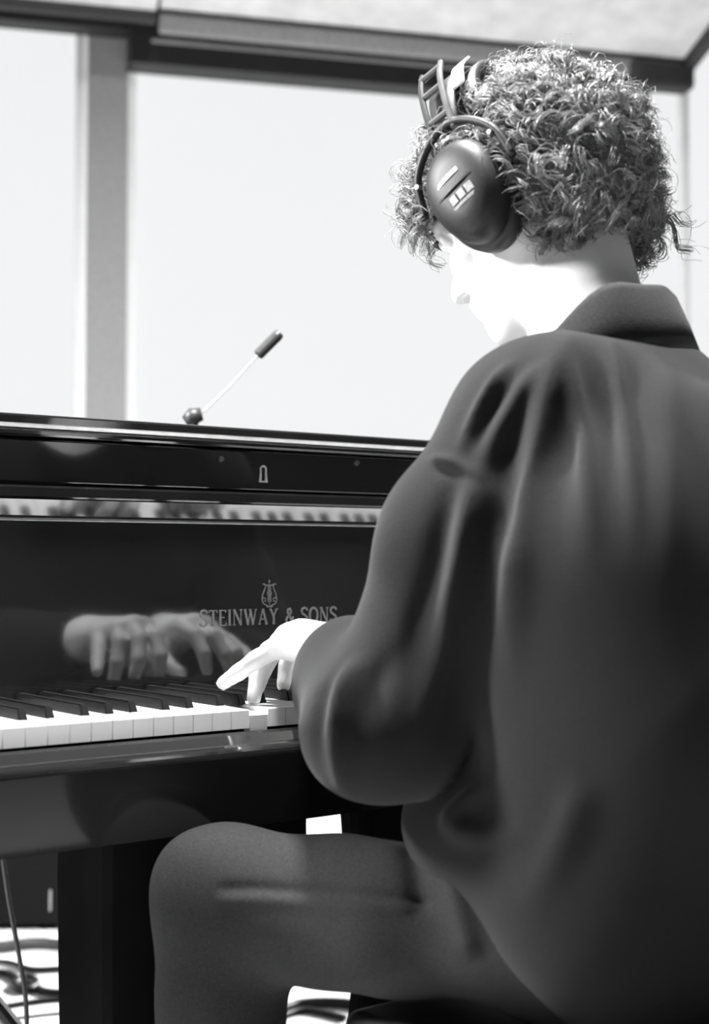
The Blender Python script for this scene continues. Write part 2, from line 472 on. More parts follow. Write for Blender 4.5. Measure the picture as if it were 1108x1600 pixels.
# front board above the fallboard: rails, raised board
part('lower_rail', box2(.532, 1.759, 1.5115, 1.55, .966, .982, .003), MT['ebony'], pn)
fb2 = part('lock_board', box2(.532, 1.759, 1.517, 1.55, .9835, 1.0355, .003), MT['ebony'], pn)
part('upper_rail', box2(.532, 1.759, 1.511, 1.55, 1.037, 1.0465, .003), MT['ebony'], pn)
part('lid_edge_strip', loft_me([[(x, *q) for q in ((1.5062, 1.0466), (1.5038, 1.0506), (1.55, 1.0506), (1.55, 1.0466))] for x in (PX0, PX1)]), MT['steel'], pn)
# lock escutcheon
def board(px, py, y=1.5165): p = PY(px, py, y); return p
c = board(411, 741)
hw = .0052; pts_o = []; pts_i = []
for a in np.linspace(-.35, math.pi + .35, 15): pts_o.append((.0052 * math.cos(a), .0062 + .0052 * math.sin(a))); pts_i.append((.003 * math.cos(a), .0062 + .003 * math.sin(a)))
pts_o = [(.0066, -.0105)] + pts_o + [(-.0066, -.0105)]; pts_i = [(.0026, -.0085)] + pts_i + [(-.0026, -.0085)]
n = len(pts_o); V = []; F = []
for dy in (0, -.0012):
    for o in (pts_o, pts_i):
        for x, z in o: V.append((c[0] + x, c[1] + dy, c[2] + z))
for i in range(n):
    j = (i + 1) % n
    F += [(2 * n + i, 2 * n + j, 3 * n + j, 3 * n + i), (i, j, 2 * n + j, 2 * n + i), (n + j, n + i, 3 * n + i, 3 * n + j), (j, i, n + i, n + j)]
part('keyhole_plate', me_from(V, F), MT['plate'], fb2)
for px, py in ((345, 717), (557, 723)):
    c = board(px, py)
    part('bumper_button', tube_me([c + np.array([0, .001, 0]), c + np.array([0, -.003, 0])], [.004, .0032], 10), MT['hp_grey'], fb2)

# ---- lettering and emblem inlaid on the fallboard
fdir = np.array([0, FB1[0] - FB0[0], FB1[1] - FB0[1]]); fdir /= np.linalg.norm(fdir)
fnor = np.array([0, -fdir[2], fdir[1]])
def on_fb(px, py):
    r = ray(px, py); q = np.array([0, *FB0]); t = ((q - CAM) @ fnor) / (r @ fnor); p = CAM + r * t
    return p[0], (p - q) @ fdir
def fb3(u, v, h=.0): return np.array([u, *FB0]) + fdir * v + fnor * h
GL = {  # strokes: polyline, width class (1 thick, 0 thin); unit cap height
 'S': (.55, [([(.50, .80), (.48, .93), (.30, 1.0), (.12, .93), (.06, .78), (.14, .62), (.32, .52), (.47, .40), (.52, .24), (.44, .08), (.26, .0), (.10, .06), (.04, .22)], 1)]),
 'T': (.62, [([(.02, .96), (.60, .96)], 0), ([(.31, .98), (.31, .0)], 1), ([(.2, .02), (.42, .02)], 0), ([(.03, .97), (.03, .8)], 0), ([(.59, .97), (.59, .8)], 0)]),
 'E': (.56, [([(.12, 1), (.12, 0)], 1), ([(.02, .96), (.50, .96)], 0), ([(.12, .52), (.42, .52)], 0), ([(.02, .03), (.53, .03)], 0), ([(.50, .96), (.50, .82)], 0), ([(.53, .03), (.53, .2)], 0)]),
 'I': (.26, [([(.13, 1), (.13, 0)], 1), ([(.02, .97), (.24, .97)], 0), ([(.02, .03), (.24, .03)], 0)]),
 'N': (.74, [([(.12, 1), (.12, 0)], 0), ([(.12, 1), (.62, 0)], 1), ([(.62, 1), (.62, 0)], 0), ([(.02, .97), (.16, .97)], 0), ([(.02, .03), (.22, .03)], 0), ([(.52, .97), (.72, .97)], 0)]),
 'W': (.98, [([(.08, 1), (.30, 0)], 1), ([(.30, 0), (.49, .9)], 0), ([(.46, 1), (.68, 0)], 1), ([(.68, 0), (.90, 1)], 0), ([(.0, .97), (.18, .97)], 0), ([(.38, .97), (.56, .97)], 0), ([(.8, .97), (.98, .97)], 0)]),
 'A': (.72, [([(.08, 0), (.34, 1)], 0), ([(.34, 1), (.62, 0)], 1), ([(.18, .34), (.52, .34)], 0), ([(.0, .03), (.18, .03)], 0), ([(.52, .03), (.72, .03)], 0)]),
 'Y': (.70, [([(.1, 1), (.35, .48)], 1), ([(.6, 1), (.35, .48)], 0), ([(.35, .5), (.35, 0)], 1), ([(.0, .97), (.2, .97)], 0), ([(.5, .97), (.7, .97)], 0), ([(.24, .03), (.46, .03)], 0)]),
 'O': (.74, [([(.37 + .31 * math.cos(a), .5 + .49 * math.sin(a)) for a in np.linspace(0, 2 * math.pi, 20)], 1)]),
 '&': (.66, [([(.60, .45), (.52, .2), (.36, .02), (.16, .04), (.07, .22), (.16, .42), (.38, .60), (.45, .78), (.36, .97), (.22, .92), (.18, .74), (.30, .5), (.60, .04)], 1)]),
}
def stroke_faces(V, F, pts, w, h=.0006):
    pts = [np.array(p, float) for p in pts]
    L = []; R_ = []
    for i, p in enumerate(pts):
        t = pts[min(i + 1, len(pts) - 1)] - pts[max(i - 1, 0)]; t /= np.linalg.norm(t) + 1e-9
        nn = np.array([-t[1], t[0]]); L.append(p + nn * w / 2); R_.append(p - nn * w / 2)
    b = len(V)
    for p, q in zip(L, R_): V += [fb3(p[0], p[1], h), fb3(q[0], q[1], h), fb3(p[0], p[1], -.0004), fb3(q[0], q[1], -.0004)]
    for i in range(len(pts) - 1):
        a = b + 4 * i; c2 = a + 4
        F += [(a, a + 1, c2 + 1, c2), (a + 2, a, c2, c2 + 2), (a + 1, a + 3, c2 + 3, c2 + 1)]
    F += [(b, b + 2, b + 3, b + 1)]; e = b + 4 * (len(pts) - 1); F += [(e, e + 1, e + 3, e + 2)]
u0, v0 = on_fb(312, 978); u1, v1 = on_fb(526, 973); _, vt = on_fb(420, 951); _, vb = on_fb(420, 975.5)
ch = vt - vb; text = 'STEINWAY & SONS'
tw = sum((GL[ch_][0] if ch_ != ' ' else .36) + .09 for ch_ in text) - .09
sx = (u1 - u0) / tw; cur = u0; vbase = vb
for ch_ in text:
    if ch_ == ' ': cur += .45 * sx; continue
    wv, st = GL[ch_]; V = []; F = []
    for pts, cl in st:
        stroke_faces(V, F, [(cur + x * sx, vbase + y * ch) for x, y in pts], (.0029 if cl else .0013), .0006 + .0001 * cl)
    part('inlaid_letter', me_from(V, F), MT['logo'], FBo)
    cur += (wv + .09) * sx
eu, ev0 = on_fb(421, 948); _, ev1 = on_fb(421, 906); eh = ev1 - ev0
V = []; F = []
def em(pts, w=.0013): stroke_faces(V, F, [(eu + x * eh, ev0 + y * eh) for x, y in pts], w)
for s_ in (-1, 1):
    em([(s_ * .02, .0), (s_ * .14, .06), (s_ * .27, .12), (s_ * .33, .24), (s_ * .27, .34), (s_ * .17, .30), (s_ * .18, .20), (s_ * .26, .21)])
    em([(s_ * .33, .24), (s_ * .30, .45), (s_ * .22, .62), (s_ * .17, .76), (s_ * .22, .86), (s_ * .30, .84)])
    em([(s_ * .06, .18), (s_ * .05, .80)], .0009)
em([(-.30, .84), (-.1, .80), (.1, .80), (.30, .84)], .0016); em([(0, .05), (0, .86)], .0009); em([(0, .88), (0, 1.0)], .002)
em([(.09 * math.cos(a), .5 + .09 * math.sin(a)) for a in np.linspace(0, 6.28, 12)], .0011)
em([(-.14, .0), (.14, .0)], .0016)
part('lyre_emblem', me_from(V, F), MT['logo'], FBo)

# ---- keys: white keys with cut-outs for the black ones
BW = .0105; KYB = 1.348; KEND = 1.515
offs = {0: (1, -.003), 1: (2, .003), 3: (4, -.0045), 4: (5, 0), 5: (6, .0045)}     # black key centre after white index in octave
def black_after(i): return offs.get(i % 7)
PRESSED = None
whites = []
for i in range(52):
    k = (i - 2) % 7; octx = KX0 + (2 + 7 * ((i - 2) // 7)) * W
    whites.append((i, k, octx))
key_mesh = {}
def wkey(k, left, right):
    if (k, left, right) in key_mesh: return key_mesh[(k, left, right)]
    g = .0006; x0 = g; x1 = W - g
    def rel(j):                                     # black centre relative to this key's left edge
        base, o = offs[j]; return base * W + o - k * W
    cutr = rel(k) - BW / 2 - .0008 if right else x1
    cutl = rel(k - 1) + BW / 2 + .0008 if left else x0
    ol = [(x0, 0), (x1, 0)]
    ol += [(x1, .051), (cutr, .051), (cutr, KEND - KY)] if right else [(x1, KEND - KY)]
    ol += [(cutl, KEND - KY), (cutl, .051), (x0, .051)] if left else [(x0, KEND - KY)]
    me = prism_me(ol, -.020, 0, .0008); me.materials.append(MT['ivory']); key_mesh[(k, left, right)] = me; return me
px_press = PZ(398, 1108, KT)[0]
for i, k, octx in whites:
    left = (k - 1) in offs and not i == 0; right = k in offs and i != 51
    if i == 0: left = False
    me = wkey(k, left, right)
    o = bpy.data.objects.new('white_key', me); COL.objects.link(o); o.parent = pn
    o.location = Vector((octx + k * W, KY, KT)) - pn.location
    if octx + k * W <= px_press < octx + (k + 1) * W: PRESSED = o
# the key under the ring finger is held down: it turns about its far end
if PRESSED:
    PRESSED.location.z -= .006; PRESSED.rotation_euler.x = .032
bm = bmesh.new()
y1 = KEND - KYB; y0 = 0; hw = BW / 2
vb_ = [(-hw, y0, 0), (hw, y0, 0), (hw, y1, 0), (-hw, y1, 0), (-hw * .78, y0 + .006, .0125), (hw * .78, y0 + .006, .0125), (hw * .85, y1, .0125), (-hw * .85, y1, .0125)]
vv = [bm.verts.new(v) for v in vb_]
for f in ((3, 2, 1, 0), (4, 5, 6, 7), (0, 1, 5, 4), (1, 2, 6, 5), (2, 3, 7, 6), (3, 0, 4, 7)): bm.faces.new([vv[i] for i in f])
bmesh.ops.bevel(bm, geom=[e for e in bm.edges if max(v.co.z for v in e.verts) > .01], offset=.0013, segments=2, affect='EDGES')
bkm = bm_mesh(bm); bkm.materials.append(MT['blackkey'])
for i, k, octx in whites:
    if k in offs and i < 51:
        base, of = offs[k]
        o = bpy.data.objects.new('black_key', bkm); COL.objects.link(o); o.parent = pn
        o.location = Vector((octx + base * W + of, KYB, KT - .001)) - pn.location
part('key_felt_rail', box2(.5345, 1.7565, KY + .012, 1.511, .66, .7135), MT['ebony_satin'], pn)
for xa, xb in ((PX0, .532), (1.759, PX1)):
    part('cheek_block', box2(xa, xb, 1.289, 1.55, .66, .80, .004), MT['ebony'], pn)
    part('arm', box2(xa, xb, 1.40, 1.55, .80, 1.046, .004), MT['ebony'], pn)
# rim: bent outline
outl = [(PX0, 1.55), (PX0, 2.55)]
outl += [tuple(p[:2]) for p in catmull([(PX0, 2.55, 0), (.50, 2.70, 0), (.66, 2.76, 0), (.86, 2.72, 0), (1.02, 2.56, 0), (1.16, 2.32, 0), (1.38, 2.14, 0), (1.66, 2.06, 0), (1.80, 1.94, 0), (PX1, 1.76, 0), (PX1, 1.55, 0)], 5)][1:]
cx_, cy_ = 1.0, 1.9
n = len(outl)
def inset(o, d):
    o = np.array(o); r = []
    for i in range(len(o)):
        t = o[(i + 1) % len(o)] - o[i - 1]; t /= np.linalg.norm(t); r.append(o[i] + np.array([t[1], -t[0]]) * d)
    return r
inn = inset(outl, .045)
inn[0] = np.array([PX0 + .045, 1.552]); inn[-1] = np.array([PX1 - .045, 1.552])
V = []; F = []
for z in (.66, 1.046):
    V += [(x, y, z) for x, y in outl]; V += [(x, y, z) for x, y in inn]
for i in range(n - 1):
    j = i + 1
    F += [(i, j, 2 * n + j, 2 * n + i), (n + j, n + i, 3 * n + i, 3 * n + j), (2 * n + i, 2 * n + j, 3 * n + j, 3 * n + i), (j, i, n + i, n + j)]
F += [(0, 2 * n, 3 * n, n), (n - 1, 2 * n - 1, 4 * n - 1, 3 * n - 1)]
part('rim', me_from(V, F), MT['ebony'], pn)
part('soundboard', prism_me([(x, y) for x, y in inn], .70, .712), MT['ebony_satin'], pn)
lid_o = [(PX0 - .008, 1.499)] + [(PX0 - .008, 1.55)] + [tuple(p) for p in inset(outl, -.01)[1:-1]] + [(PX1 + .008, 1.55), (PX1 + .008, 1.499)]
part('lid', prism_me(lid_o, 1.0508, 1.0615, .003), MT['ebony'], pn)
def leg(x0, x1, y0, y1):
    xc, yc = (x0 + x1) / 2, (y0 + y1) / 2
    rings = []
    for z, f in ((.0, .55), (.07, .55), (.075, .86), (.45, .98), (.56, 1.0), (.60, 1.0), (.613 if y0 < 1.6 else .70, 1.0)):
        hx, hy = (x1 - x0) / 2 * f, (y1 - y0) / 2 * f; b = .008
        rings.append([(xc + hx * a, yc + hy * c, z) for a, c in ((-1, -.88), (-.88, -1), (.88, -1), (1, -.88), (1, .88), (.88, 1), (-.88, 1), (-1, .88))])
    return loft_me(rings)
part('leg', leg(.664, .80, 1.29, 1.405), MT['ebony_satin'], pn)
part('leg', leg(1.62, 1.75, 1.36, 1.47), MT['ebony_satin'], pn)
part('leg', leg(.62, .74, 2.50, 2.62), MT['ebony_satin'], pn)
# pedal lyre
ly = part('pedal_lyre', box2(1.07, 1.33, 1.44, 1.52, .09, .17, .01), MT['ebony_satin'], pn)
for s_ in (-1, 1):
    part('lyre_post', tube_me([(1.205 + s_ * .09, 1.48, .17), (1.205 + s_ * .07, 1.48, .35), (1.205 + s_ * .085, 1.48, .613)], [.02, .016, .022], 12, 0), MT['ebony_satin'], ly)
part('lyre_panel', prism_me([(1.135, 1.475), (1.275, 1.475), (1.275, 1.487), (1.135, 1.487)], .17, .613), MT['ebony_satin'], ly)
part('lyre_bracket', prism_me([(1.0, 1.56), (1.10, 1.56), (1.125, 1.68), (1.0, 1.68)], .47, .70), MT['ebony_satin'], ly)
for dx in (-.06, 0, .06):
    part('pedal', tube_me([(1.205 + dx, 1.46, .075), (1.205 + dx, 1.38, .07), (1.205 + dx, 1.34, .062)], [.007, .010, .013], 10, 4) if 0 else tube_me(catmull([(1.205 + dx, 1.46, .075), (1.205 + dx, 1.38, .07), (1.205 + dx, 1.34, .062)], 4), list(np.linspace(.007, .013, 9)), 10), MT['brass'], ly)

# ================================================================== BENCH
bn = thing('piano_bench', 'black padded piano bench under the seated player', 'bench', (1.12, .84, 0))
BX0, BX1, BY0, BY1 = .79, 1.46, .60, 1.07
part('seat_cushion', box2(BX0, BX1, BY0, BY1, .425, .482, .016, 3), MT['bench'], bn, True)
part('apron', box2(BX0 + .004, BX1 - .004, BY0 + .004, BY1 - .004, .335, .425, .004), MT['ebony_satin'], bn)
for x in (BX0 + .035, BX1 - .035):
    for y in (BY0 + .035, BY1 - .035):
        part('leg', tube_me([(x, y, .335), (x, y, 0)], [.03, .022], 8), MT['ebony_satin'], bn)

# ================================================================== THE PLAYER
# joints in metres
C7 = P(968, 500, 1.36)
hip_c = np.array([1.03, .865, .585])
SLh = P(832, 655, 1.29); SRh = np.array([1.24, .97, SLh[2] - .005])
ELB = P(599, 1118, 1.275); WR = np.array([.912, 1.212, .797])
ELR = np.array([1.36, 1.0, .72]); WRR = np.array([1.042, 1.195, .797])
HIPL = np.array([.945, .86, .560]); HIPR = np.array([1.15, .85, .575])
KNL = P(352, 1402, 1.40); KNR = np.array([1.30, 1.22, .56])
ANL = np.array([.706, 1.165, .085]); ANR = np.array([1.255, 1.14, .085])
# head frame
PH = math.radians(50)
hz = -math.sin(PH) * Rv + math.cos(PH) * Fh
hp_ = math.radians(24)
hf = hz * math.cos(hp_) - Zv * math.sin(hp_); hu = Zv * math.cos(hp_) + hz * math.sin(hp_); hl = np.cross(hu, hf)
HC = P(834, 332, 1.475)
def HL(f, l, u): return HC + hf * f + hl * l + hu * u
HAX = [hf, hl, hu]

pl_ = thing('person', 'person with curly hair in dark loose shirt and jeans, wearing headphones, playing the piano', 'person', (1.06, .84, .482))

B = Field((.60, .62, -.01), (1.52, 1.50, 1.55), .004)
# torso
B.ell(hip_c + [0, .0, .0], (.165, .115, .10), k=.03)
B.ell((1.03, .83, .74), (.135, .095, .15), k=.04)
B.ell((1.03, .905, .92), (.145, .085, .14), k=.03)
B.cap(SLh + [.04, 0, -.02], SRh - [.04, 0, .02], .045, .045, .03)
# neck
B.cap(C7 + hz * .025 - [0, 0, .05], HL(-.028, 0, -.045), .062, .055, .03)
# head
B.ell(HL(-.012, 0, .035), (.098, .076, .088), HAX, .02)
B.ell(HL(.040, 0, -.035), (.056, .058, .075), HAX, .03)
B.ell(HL(.068, 0, -.098), (.022, .024, .018), HAX, .03)
for s_ in (-1, 1):
    B.cap(HL(.0, s_ * .058, -.045), HL(.062, s_ * .018, -.098), .018, .016, .03)
    B.ell(HL(.07, s_ * .036, -.025), (.022, .02, .02), HAX, .02)
    B.ell(HL(-.012, s_ * .079, -.005), (.028, .010, .034), HAX, .008)
    B.ell(HL(.098, s_ * .034, .012), (.012, .016, .009), HAX, .012, 'sub')
    B.ell(HL(.086, s_ * .033, .010), (.0125, .0135, .0115), HAX, .003)
B.cap(HL(.088, -.034, .030), HL(.088, .034, .030), .011, .011, .015)
B.cap(HL(.093, 0, .012), HL(.115, 0, -.030), .007, .0115, .012)
for s_ in (-1, 1): B.ell(HL(.105, s_ * .012, -.034), (.011, .008, .008), HAX, .006)
B.cap(HL(.093, -.018, -.060), HL(.093, .018, -.060), .0075, .0075, .008)
B.cap(HL(.090, -.015, -.072), HL(.090, .015, -.072), .0075, .0075, .008)
B.cap(HL(.105, -.02, -.066), HL(.105, .02, -.066), .003, .003, .004, 'sub')
# arms
def arm(S, E, Wr):
    B.cap(S, E, .043, .040, .02); B.cap(E, E + (Wr - E) * .35, .042, .041, .02); B.cap(E + (Wr - E) * .35, Wr, .041, .026, .02)
arm(SLh, ELB, WR); arm(SRh, ELR, WRR)
# hands: knuckle, middle joint, end joint, tip
LH = dict(
    pinky=[(.884, 1.300, .803), (.868, 1.328, .786), (.857, 1.347, .771), (.8475, 1.365, .758)],
    ring=[(.903, 1.316, .809), (.893, 1.341, .794), (.884, 1.350, .767), (.8785, 1.349, .740)],
    middle=[(.923, 1.322, .813), (.914, 1.356, .797), (.905, 1.370, .771), (.898, 1.371, .750)],
    index=[(.943, 1.318, .811), (.941, 1.352, .800), (.938, 1.370, .774), (.934, 1.371, .751)],
    thumb=[(.930, 1.236, .788), (.950, 1.268, .772), (.954, 1.300, .758), (.948, 1.326, .748)])
def hand(Hd, Wr):
    c = [np.array(Hd[k][0]) for k in ('index', 'middle', 'ring', 'pinky')]
    for q in c: B.cap(Wr, q, .023, .0145, .018)
    for a, b in zip(c[:-1], c[1:]): B.cap(a, b, .0135, .0135, .008)
    for k, r in (('index', .0112), ('middle', .0114), ('ring', .0110), ('pinky', .0106)):
        p = [np.array(x) for x in Hd[k]]
        for i, (ra, rb) in enumerate(((1.12, 1.0), (1.0, .9), (.9, .78))): B.cap(p[i], p[i + 1], r * ra, r * rb, .0035)
    p = [np.array(x) for x in Hd['thumb']]
    B.cap(Wr, p[1], .020, .016, .012); B.cap(p[0], p[1], .020, .016, .01); B.cap(p[1], p[2], .0145, .0125, .004); B.cap(p[2], p[3], .0125, .0095, .004)
hand(LH, WR)
XM = (WR[0] + WRR[0]) / 2
RH = {k: [(2 * XM - x, y - .018, z) for x, y, z in v] for k, v in LH.items()}
RH['pinky'][3] = (RH['pinky'][3][0] - .01, 1.352, .757); RH['ring'][3] = (RH['ring'][3][0], 1.352, .752); RH['ring'][2] = (RH['ring'][2][0], 1.348, .774)
hand(RH, WRR)
# legs
def legb(Hp, K, A):
    B.cap(Hp, K, .060, .050, .02); B.cap(K, K + (A - K) * .3, .056, .055, .02); B.cap(K + (A - K) * .3, A, .055, .036, .02)
    B.cap(A - [0, .01, .04], A + [0.0, .14, -.055], .035, .022, .02)
legb(HIPL, KNL, ANL); legb(HIPR, KNR, ANR)
V, Q = B.mesh(); V = relax(V, Q, 2, .4)
part('body', quad_me(V, Q), MT['skin'], pl_, True)
body_o = pl_.children[-1]
for s_ in (-1, 1):
    part('eye_lashes', tube_me(catmull([HL(.092, s_ * .048, .012), HL(.100, s_ * .040, .015), HL(.1025, s_ * .032, .016), HL(.101, s_ * .022, .012)], 4), .0021, 6), MT['lash'], body_o)
    part('eyebrow', tube_me(catmull([HL(.086, s_ * .055, .030), HL(.0965, s_ * .040, .036), HL(.1015, s_ * .020, .032)], 4), .003, 6), MT['hair'], body_o)

# ---- shirt
Sh = Field((.55, .58, .42), (1.60, 1.40, 1.30), .004)
Sh.ell((1.03, .855, .60), (.215, .150, .14), k=.05)
Sh.ell((1.03, .845, .73), (.210, .160, .17), k=.08)
Sh.ell((1.025, .84, .88), (.205, .165, .18), k=.08)
Sh.ell((.95, .975, .65), (.125, .115, .085), k=.05)                                # front of the shirt sagging over the lap
Sh.cap(SLh, SRh, .066, .078, .05)
Sh.cap(SLh + [.07, -.0, -.07], SRh - [.07, 0, .07], .11, .11, .07)
Sh.cap(C7 + [-.02, .01, -.105], C7 + [.03, .03, -.105], .085, .085, .07)
def sleeve(S, E, Wr, ext):
    d = (Wr - E) / np.linalg.norm(Wr - E)
    Sh.cap(S, S + (E - S) * .45, .066, .066, .04)
    Sh.cap(S + (E - S) * .45, E, .066, .064, .03)
    Sh.cap(E, E + d * .13, .064, .060, .03)
    Sh.cap(E + d * .13, Wr - d * ext, .060, .046, .02)
sleeve(SLh, ELB, WR, .035); sleeve(SRh, ELR, WRR, .03)
Sh.cap(SLh + (ELB - SLh) * .45 + [.03, -.01, 0], np.array([.97, .82, .76]), .070, .12, .06)      # loose cloth under the arm
# droop of loose cloth under the forearm
Sh.cap(ELB + [.0, .01, -.012], ELB + (WR - ELB) * .5 + [0, 0, -.02], .058, .048, .03)
for E, Wr in ((ELB, WR), (ELR, WRR)):
    d = (Wr - E) / np.linalg.norm(Wr - E)
    Sh.cap(Wr - d * .065, Wr + d * .06, .034, .040, .008, 'sub')      # open cuff
Sh.cap(C7 + hz * .05 + [0, 0, -.03], HL(-.02, 0, -.02), .070, .075, .01, 'sub')     # neck opening
Sh.half((0, 0, .495), (0, 0, -1))
V, Q = Sh.mesh(); V = relax(V, Q, 3, .5)
# folds: ridges (+) and valleys (-) laid along the cloth
FOLDS = [
  ([(884, 500), (868, 560), (852, 640), (838, 730), (826, 820), (818, 930), (815, 1010)], .0125, .016),
  ([(820, 540), (805, 620), (796, 720), (790, 820), (785, 930)], -.006, .018),
  ([(890, 520), (882, 620), (880, 720), (882, 830), (885, 950)], -.008, .015),
  ([(885, 520), (898, 600), (912, 690), (922, 780), (930, 900)], .009, .010),
  ([(935, 520), (945, 610), (955, 700), (966, 800), (970, 900)], -.006, .014),
  ([(945, 520), (962, 600), (977, 680), (988, 760), (995, 880)], .009, .010),
  ([(1025, 540), (1040, 640), (1050, 740), (1052, 860), (1050, 960)], .006, .018),
  ([(800, 540), (772, 590), (748, 640), (728, 690), (712, 735)], .008, .010),
  ([(845, 550), (815, 600), (787, 660), (765, 710), (745, 760)], .009, .011),
  ([(790, 590), (762, 640), (740, 690), (728, 740)], -.005, .010),
  ([(675, 714), (690, 720), (712, 724), (742, 742), (760, 755)], .0042, .0055),
  ([(675, 732), (690, 738), (714, 741), (744, 759), (765, 775)], -.0018, .006),
  ([(745, 720), (735, 780), (722, 860), (702, 960), (680, 1060), (655, 1150), (640, 1200)], .0125, .014),
  ([(718, 730), (702, 790), (682, 870), (655, 960), (635, 1040), (615, 1110)], -.008, .016),
  ([(775, 760), (765, 830), (752, 920), (735, 1030), (715, 1130)], -.007, .018),
  ([(805, 800), (803, 900), (798, 1000), (788, 1100)], .006, .018),
  ([(555, 1010), (540, 1055), (530, 1110), (528, 1170), (538, 1225), (560, 1260)], .011, .012),
  ([(515, 1040), (503, 1080), (499, 1125), (500, 1175), (510, 1220)], -.005, .010),
  ([(610, 990), (590, 1050), (573, 1110), (570, 1170), (580, 1230)], -.006, .016),
  ([(690, 1300), (710, 1280), (735, 1255), (765, 1230), (800, 1200)], .008, .012),
  ([(700, 1290), (735, 1302), (780, 1308), (840, 1310)], .007, .012),
  ([(868, 492), (890, 484), (925, 476), (965, 476), (1010, 482), (1060, 494), (1105, 506)], -.004, .007),
  ([(868, 505), (900, 495), (930, 488), (970, 488), (1020, 494), (1070, 506), (1105, 516)], .004, .006),
  ([(920, 1200), (890, 1280), (850, 1370), (790, 1470)], .006, .02),
]
def fold_disp(V, Q, folds, f0=.3, f1=.6):
    N = vnormals(V, Q)
    q = V - CAM; dep = q @ Fv; vx = 554 + FPX * (q @ Rv) / dep; vy = 800 - FPX * (q @ Uv) / dep
    front = (N * q).sum(1) < 0
    disp = np.zeros(len(V))
    for pts, amp, wid in folds:
        p2 = np.array(catmull([(a, b, 0) for a, b in pts], 8))[:, :2]; p3 = []
        for a, b in p2:
            m = front & (np.abs(vx - a) < 14) & (np.abs(vy - b) < 14)
            if m.any():
                ii = np.where(m)[0]; ii = ii[dep[ii] < dep[ii].min() + .025]
                w_ = np.exp(-((vx[ii] - a) ** 2 + (vy[ii] - b) ** 2) / 32.) + 1e-9
                p3.append((V[ii] * w_[:, None]).sum(0) / w_.sum())
        if len(p3) < 3: continue
        p3 = np.array(p3)
        for _ in range(6): p3[1:-1] = (p3[:-2] + 2 * p3[1:-1] + p3[2:]) / 4
        t0 = np.linspace(0, 1, len(p3)); t1 = np.linspace(0, 1, 120); p3 = np.stack([np.interp(t1, t0, p3[:, c]) for c in range(3)], 1)
        near = (V > p3.min(0) - .06).all(1) & (V < p3.max(0) + .06).all(1); ni = np.where(near)[0]
        D2 = ((V[ni][:, None, :] - p3[None]) ** 2).sum(2); am = D2.argmin(1); d2 = D2[np.arange(len(ni)), am]; tt = am / 119.
        fade = np.clip(np.minimum(tt / f0, (1 - tt) / f1), 0, 1); fade = fade * fade * (3 - 2 * fade)
        disp[ni] += amp * (1.25 if amp > 0 else 1) * np.exp(-d2 / (2 * (wid * .6) ** 2)) * fade
    return N, disp
N, disp = fold_disp(V, Q, FOLDS)
# soft random drape
for _ in range(26):
    kx = rng.normal(0, 1, 3) * np.array([26, 26, 9]); disp += .0011 * np.sin(V @ kx + rng.uniform(0, 6.28))
V = V + N * disp[:, None]; V = relax(V, Q, 1, .4)
shirt_o = part('shirt', quad_me(V, Q), MT['shirt'], pl_, True)
# collar: a folded band round the neck
cc = C7 + hz * .062 + np.array([0, 0, -.028])
cl_r = np.cross(hz, Zv)
rings = []
prof = [(-.004, -.012), (.0, .028), (.004, .040), (.011, .043), (.017, .036), (.027, .010), (.036, -.018), (.034, -.021), (.023, .006), (.013, .026), (.008, .028), (.005, .018), (.003, -.010)]
for a in np.linspace(math.radians(-100), math.radians(140), 44):
    rad = -hz * math.cos(a) * .090 + cl_r * math.sin(a) * .096
    r0 = np.linalg.norm(rad); rd = rad / r0
    zoff = .014 * math.cos(a) - .012 * (1 - math.cos(a)) * 1.6 + .002 * math.sin(7 * a)
    e_ = np.clip(min((a + 1.75) / 1.3, (2.443 - a) / 2.0), 0, 1); e_ = .12 + .88 * e_ * e_ * (3 - 2 * e_)
    rings.append([cc + rd * (r0 + x * (1.05 * e_ + .1)) + Zv * (z * e_ - .028 * (1 - e_) + zoff) for x, z in prof])
part('collar', loft_me(rings), MT['collar'], shirt_o, True)

# ---- jeans
J = Field((.60, .60, .03), (1.55, 1.45, .74), .005)
J.ell(hip_c + [0, 0, .0], (.185, .135, .10), k=.04)
def jl(Hp, K, A):
    J.cap(Hp, Hp + (K - Hp) * .5, .078, .066, .03); J.cap(Hp + (K - Hp) * .5, K, .066, .069, .02)
    J.cap(K, K + (A - K) * .5, .066, .060, .03); J.cap(K + (A - K) * .5, A + [0, 0, .01], .060, .060, .02)
jl(HIPL, KNL, ANL); jl(HIPR, KNR, ANR)
J.half((0, 0, .06), (0, 0, -1))
V, Q = J.mesh(); V = relax(V, Q, 2, .5)
N, disp = fold_disp(V, Q, [
    ([(330, 1392), (380, 1390), (440, 1392), (540, 1400), (640, 1406), (680, 1408)], -.0045, .0075),
    ([(330, 1404), (380, 1402), (440, 1404), (540, 1411), (640, 1417), (680, 1420)], .0030, .0085),
    ([(640, 1310), (650, 1350), (655, 1390), (660, 1440)], -.007, .014),
    ([(690, 1320), (705, 1370), (720, 1430), (745, 1500)], .006, .014)], .1, .15)
for _ in range(14):
    kx = rng.normal(0, 1, 3) * 30; disp += .0009 * np.sin(V @ kx + rng.uniform(0, 6.28))
V2 = V + N * disp[:, None]
jeans_o = part('jeans', quad_me(V2, Q), MT['jeans'], pl_, True)
